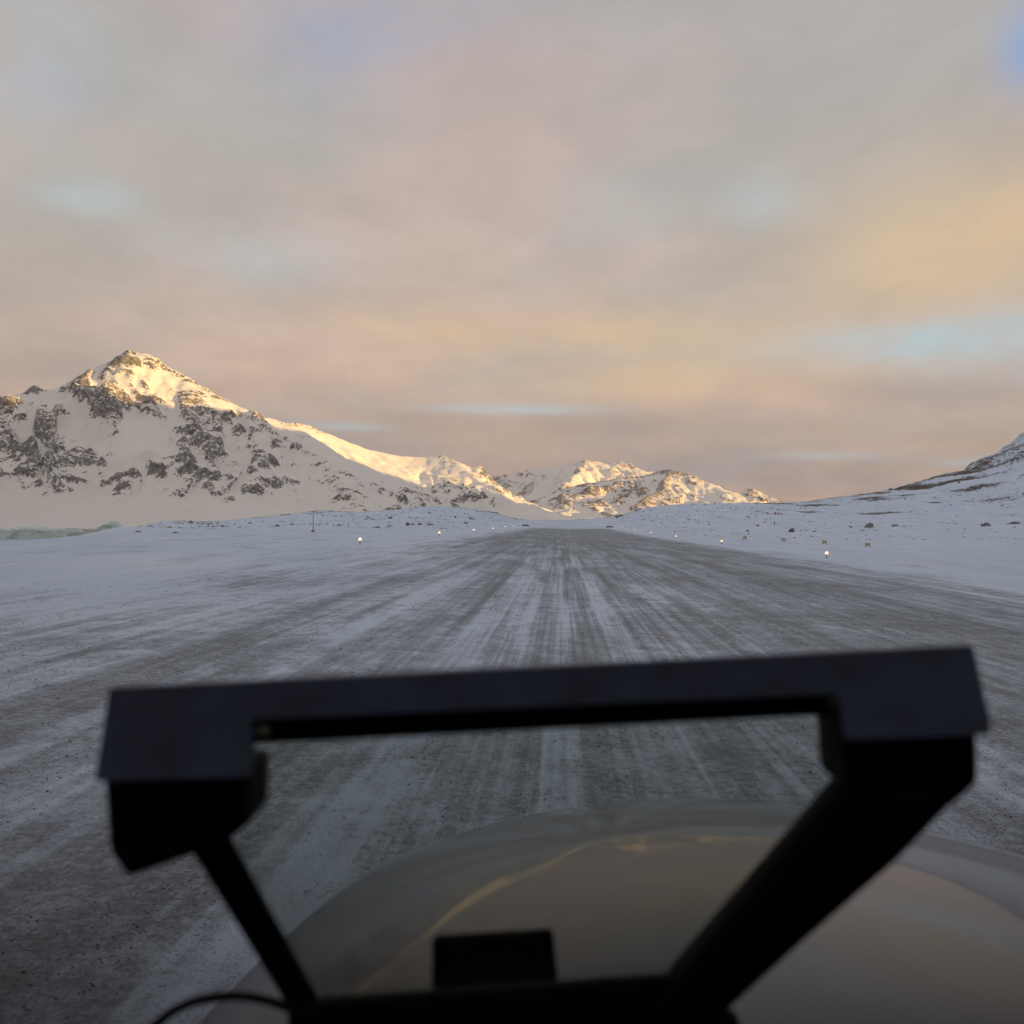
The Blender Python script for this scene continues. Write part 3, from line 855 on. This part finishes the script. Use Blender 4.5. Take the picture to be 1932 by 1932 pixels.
# ------------------------------------------------------------------ mast on the left
p, t = hit_ground(590.5, 1003.5)
k = t / F
e = empty('mast', (p[0], p[1], gh(p[0], p[1])))
bm = bmesh.new(); lathe_bm(bm, [(0.06, -0.2), (0.05, 20 * k), (0.03, 39 * k)], 10); bm_obj('pole', bm, mat_post, e)
bm = bmesh.new(); box_bm(bm, -0.2, 0.2, -0.2, 0.2, -0.2, 0.25); bm_obj('base', bm, mat_post, e, bevel=0.02)
bm = bmesh.new(); box_bm(bm, -0.45, 0.45, -0.02, 0.02, 37 * k, 37 * k + 0.05); bm_obj('crossbar', bm, mat_post, e)
tag(e, 'thin grey instrument mast in the snow before the left hill', 'mast')

# ------------------------------------------------------------------ the aircraft we sit in
mat_paint = simple('grey_white_aircraft_paint', (0.165, 0.18, 0.22), 0.35, 0.5, 0.04, 2.0, coat=0.8)
_pp = [n for n in mat_paint.node_tree.nodes if n.type == 'BSDF_PRINCIPLED'][0]
_pp.inputs['Coat Roughness'].default_value = 0.05; _pp.inputs['Coat IOR'].default_value = 1.5
mat_black = simple('matt_black_plastic', (0.0105, 0.0105, 0.013), 0.75, 0.12, 0.1, 60.0)
mat_skylit = simple('skylit_blue_grey_plastic', (0.030, 0.039, 0.068), 0.6, 0.12, 0.25, 35.0)  # bluer and lighter than the black parts: skylight put into its colour
air = empty('aircraft', (0, 0, 0))
tag(air, 'glossy pale aircraft nose below the dark display frame', 'aircraft')
NZ0, NA, NY0, NB, NX0 = -0.422, 0.0663, 0.60, 0.262, 0.385
nx, ny = 121, 141
xs = np.linspace(-1.05, 1.05, nx); ys = np.linspace(0.90, 4.2, ny)
XX, YY = np.meshgrid(xs, ys, indexing='ij')
end = np.clip((YY - 3.0) / 1.2, 0, 1)
squeeze = np.sqrt(np.clip(1 - end ** 2 * 0.98, 0.02, 1))
PX = XX * squeeze
ZZ = NZ0 - NA * (YY - NY0) ** 2 - NB * PX ** 2 - 0.22 * np.clip(np.abs(PX) - 0.75, 0, 1) ** 2 * 10 - end ** 3 * 0.5
vv = np.stack([(PX + NX0).ravel(), YY.ravel(), (ZZ + EYE[2]).ravel()], 1)
nose = grid_obj('nose', vv, nx, ny, mat_paint)
nose.parent = air
# belly closes the nose below
rim = [(0, j) for j in range(ny)] + [(i, ny - 1) for i in range(1, nx)] + [(nx - 1, j) for j in range(ny - 2, -1, -1)]
rv = [tuple(vv[i * ny + j]) for i, j in rim]
bv, bf = [], []
cx, cyy = NX0, 1.6
for lev, (sc, zz_) in enumerate([(1.0, None), (1.02, 1.25), (0.86, 0.95), (0.5, 0.84), (0.02, 0.82)]):
    for (x_, y_, z_) in rv:
        bv.append((cx + (x_ - cx) * sc, max(0.90, cyy + (y_ - cyy) * sc) if sc < 1 else y_, z_ if zz_ is None else min(z_, zz_)))
nr = len(rv)
for l in range(4):
    for i in range(nr - 1): bf.append((l * nr + i, l * nr + i + 1, (l + 1) * nr + i + 1, (l + 1) * nr + i))
mesh_obj('belly', bv, bf, mat_paint, air, True)
# instrument coaming between display and windscreen
ZE = EYE[2]
bm = bmesh.new()
pr = [(0.30, -0.215), (0.36, -0.215), (0.97, -0.517), (0.97, -0.62), (0.30, -0.50)]
for s in (-0.72, 1.5):
    pass
L_ = [bm.verts.new((-0.70, y_, ZE + z_)) for y_, z_ in pr]; R_ = [bm.verts.new((1.45, y_, ZE + z_)) for y_, z_ in pr]
for i in range(5): bm.faces.new((L_[i], L_[(i + 1) % 5], R_[(i + 1) % 5], R_[i]))
bm.faces.new(L_); bm.faces.new(list(reversed(R_)))
bm_obj('coaming', bm, mat_black, air, bevel=0.006)


def glass_material(name, tint, ior, layers):
    m = bpy.data.materials.new(name); m.use_nodes = True
    T = NT(m.node_tree)
    fr = T.new('ShaderNodeFresnel'); fr.inputs['IOR'].default_value = ior
    t1 = T.m('SUBTRACT', 1.0, fr.outputs[0])
    tr = T.m('POWER', t1, float(layers))
    tb = T.new('ShaderNodeBsdfTransparent'); tb.inputs[0].default_value = (*tint, 1)
    gb = T.new('ShaderNodeBsdfGlossy'); gb.inputs['Roughness'].default_value = 0.02; gb.inputs[0].default_value = (0.9, 0.9, 0.9, 1)
    mx = T.new('ShaderNodeMixShader'); T.put(mx.inputs[0], T.m('SUBTRACT', 1.0, tr))
    T.l.new(tb.outputs[0], mx.inputs[1]); T.l.new(gb.outputs[0], mx.inputs[2])
    o = T.new('ShaderNodeOutputMaterial'); T.l.new(mx.outputs[0], o.inputs[0])
    return m


# windscreen: raked flat pane, its foot on the nose, frame posts outside the view
SL = math.tan(math.radians(39.0))
wz = lambda y_: ZE - 0.455 + (0.905 - y_) * SL
mat_ws = glass_material('windscreen_glass', (0.97, 0.985, 0.98), 1.5, 4.4)
ws = mesh_obj('windscreen', [(-0.66, 0.965, wz(.965)), (0.66, 0.965, wz(.965)), (0.66, -0.10, wz(-.10)), (-0.66, -0.10, wz(-.10))], [(0, 1, 2, 3)], mat_ws, air)
for s, a in ((-0.695, 1), (0.695, 1)):
    bm = bmesh.new()
    q = []
    for y_ in (0.905, -0.10):
        for dx_, dz_ in ((-.033, -.02), (.033, -.02), (.033, .03), (-.033, .03)): q.append(bm.verts.new((s + dx_, y_, wz(y_) + dz_)))
    for f in ((0, 1, 2, 3), (7, 6, 5, 4), (0, 4, 5, 1), (1, 5, 6, 2), (2, 6, 7, 3), (3, 7, 4, 0)): bm.faces.new([q[i] for i in f])
    bm_obj('windscreen_post', bm, mat_black, air)

# cabin behind the seats: open to the front, dark lining
mat_lin = simple('dark_cabin_lining', (0.02, 0.02, 0.021), 0.9, 0.1, 0.1, 8.0)
cx0, cx1, cy0, cy1, cz0, cz1 = -0.735, 1.5, -1.3, -0.02, -1.3, 0.36
cvv = [(cx0, cy0, ZE + cz0), (cx1, cy0, ZE + cz0), (cx1, cy0, ZE + cz1), (cx0, cy0, ZE + cz1), (cx0, cy1, ZE + cz0), (cx1, cy1, ZE + cz0), (cx1, cy1, ZE + cz1), (cx0, cy1, ZE + cz1),
       (cx0, 0.9, ZE + cz0), (cx1, 0.9, ZE + cz0), (cx0, 0.9, ZE - 0.47), (cx0, cy1, ZE - 0.1)]
mesh_obj('cabin', cvv, [(0, 1, 2, 3), (0, 3, 7, 4), (1, 5, 6, 2), (3, 2, 6, 7), (0, 4, 5, 1), (4, 8, 9, 5), (4, 11, 10, 8)], mat_lin, air)

# ------------------------------------------------------------------ head-up display frame
hud = empty('display_frame', tuple(EYE + R @ np.array([0.0, -0.16, -0.335])))
tag(hud, 'blurred dark head-up display frame with clear pane in front of the runway', 'display')
hud_inv = Matrix.Translation(hud.location).inverted()


def PD(px, py, dep):
    return EYE + R @ np.array([(px - 966) / F * dep, -(py - 966) / F * dep, -dep])


fw = R @ np.array([0, 0, -1.0])


def solid(name, pts, thick, mat, parent=hud, bevel=0.0025, tri=True):
    """outline points (px, py, depth) make the face towards us; the solid runs `thick` metres away from us"""
    bm = bmesh.new()
    off = np.array(hud.location)
    a = [bm.verts.new(tuple(PD(*p) - off)) for p in pts]
    b = [bm.verts.new(tuple(PD(*p) + fw * thick - off)) for p in pts]
    n = len(pts)
    f1 = bm.faces.new(a); f2 = bm.faces.new(list(reversed(b)))
    for i in range(n): bm.faces.new((a[i], b[i], b[(i + 1) % n], a[(i + 1) % n]))
    if tri: bmesh.ops.triangulate(bm, faces=[f for f in (f1, f2) if len(f.verts) > 4])
    if bevel:
        eds = [e for e in bm.edges if len(e.link_faces) == 2 and e.calc_face_angle(0) > 0.5]
        bmesh.ops.bevel(bm, geom=eds, offset=bevel, segments=3, affect='EDGES', profile=0.5)
    return bm_obj(name, bm, mat, parent)


HP = [(206, 1300), (1020, 1259.5), (1836, 1219), (1869, 1362), (1867, 1386), (1600, 1396), (1588, 1330), (1580, 1309), (1020, 1333), (474, 1358), (474, 1400), (470, 1466), (179, 1474), (184, 1440)]
solid('housing', [(x_, y_, .340 - (y_ - (1300 - (x_ - 206) * .0497)) * .000157) for x_, y_ in HP], .005, mat_skylit, tri=False, bevel=0.0015)
solid('lower_rail', [(466, 1345, .3325), (1590, 1296, .3325), (1582, 1350, .3325), (466, 1407, .3325)], .008, mat_black, bevel=0.0015)
solid('bracket', [(194, 1462, .322), (470, 1452, .322), (465, 1562, .322), (428, 1587, .322), (350, 1620, .322), (238, 1660, .322), (203, 1606, .322)], .030, mat_black)
solid('bracket', [(1586, 1340, .326), (1846, 1372, .322), (1850, 1478, .322), (1800, 1522, .322), (1690, 1560, .322), (1597, 1490, .324)], .030, mat_black)
solid('arm', [(352, 1600, .330), (424, 1572, .330), (603, 1900, .352), (548, 1915, .352)], .005, mat_black, bevel=0.003)
solid('arm', [(1602, 1476, .326), (1722, 1500, .318), (1820, 1500, .326), (1690, 1636, .331), (1520, 1782, .339), (1352, 1935, .352), (1200, 1965, .352), (1282, 1846, .345)], .016, mat_black, bevel=0.004)
solid('base_bar', [(540, 1903, .350), (610, 1893, .350), (1286, 1845, .350), (1370, 1915, .350), (1398, 1918, .350), (1392, 2010, .350), (540, 2030, .350)], .007, mat_black)
mat_cg = glass_material('display_pane_glass', (0.62, 0.66, 0.62), 1.5, 2)
off = np.array(hud.location)
gp = [(470, 1404, .330), (1582, 1347, .330), (1598, 1480, .335), (1285, 1848, .352), (605, 1896, .352), (430, 1588, .336), (465, 1562, .335)]
pane = mesh_obj('display_pane', [tuple(PD(*p) - off) for p in gp], [tuple(range(7))], mat_cg, hud)
mat_screw = simple('dull_brass_screw', (0.22, 0.20, 0.15), 0.5, 0.4, metallic=0.2)
for px, py in ((498, 1381), (1572, 1325)):
    bm = bmesh.new(); lathe_bm(bm, [(0.0021, 0), (0.0021, 0.0016), (0.0014, 0.0022)], 14)
    M = Matrix(R.tolist()).to_4x4()
    o = bm_obj('screw', bm, mat_screw, hud)
    o.matrix_local = Matrix.Translation(Vector(tuple(PD(px, py, .3305) - off))) @ M
# small box standing on the base behind the pane
solid('sensor_box', [(815, 1771, .385), (1044, 1757, .385), (1054, 1862, .385), (1056, 1960, .385), (813, 1975, .385)], .005, mat_black, bevel=0.002)

# cable looping from the display base
cv = bpy.data.curves.new('cable', 'CURVE'); cv.dimensions = '3D'; cv.bevel_depth = 0.0017; cv.bevel_resolution = 4; cv.resolution_u = 12
sp_ = cv.splines.new('BEZIER')
cp = [(262, 1965, .37), (335, 1903, .365), (425, 1880, .362), (510, 1889, .36), (580, 1918, .358)]
sp_.bezier_points.add(len(cp) - 1)
for b_, p_ in zip(sp_.bezier_points, cp):
    b_.co = tuple(PD(*p_)); b_.handle_left_type = b_.handle_right_type = 'AUTO'
tmp = bpy.data.objects.new('tmp', cv); C.objects.link(tmp)
dg = bpy.context.evaluated_depsgraph_get()
cme = bpy.data.meshes.new_from_object(tmp.evaluated_get(dg)); bpy.data.objects.remove(tmp)
cme.materials.clear(); cme.materials.append(mat_black)
cab = bpy.data.objects.new('cable', cme); C.objects.link(cab)
tag(cab, 'thin black cable arching beside the foot of the display frame', 'cable')

# ------------------------------------------------------------------ air
HZ = True
if HZ:
    hm = bpy.data.materials.new('cold_haze'); hm.use_nodes = True
    T = NT(hm.node_tree)
    pv = T.new('ShaderNodeVolumePrincipled'); pv.inputs['Density'].default_value = 1.2e-5
    pv.inputs['Color'].default_value = (0.96, 0.93, 0.90, 1); pv.inputs['Anisotropy'].default_value = 0.2
    o_ = T.new('ShaderNodeOutputMaterial'); T.l.new(pv.outputs[0], o_.inputs['Volume'])
    bm = bmesh.new(); box_bm(bm, -11600, 11600, -11600, 11600, -140, 980)
    hz = bm_obj('haze', bm, hm); hz['kind'] = 'stuff'
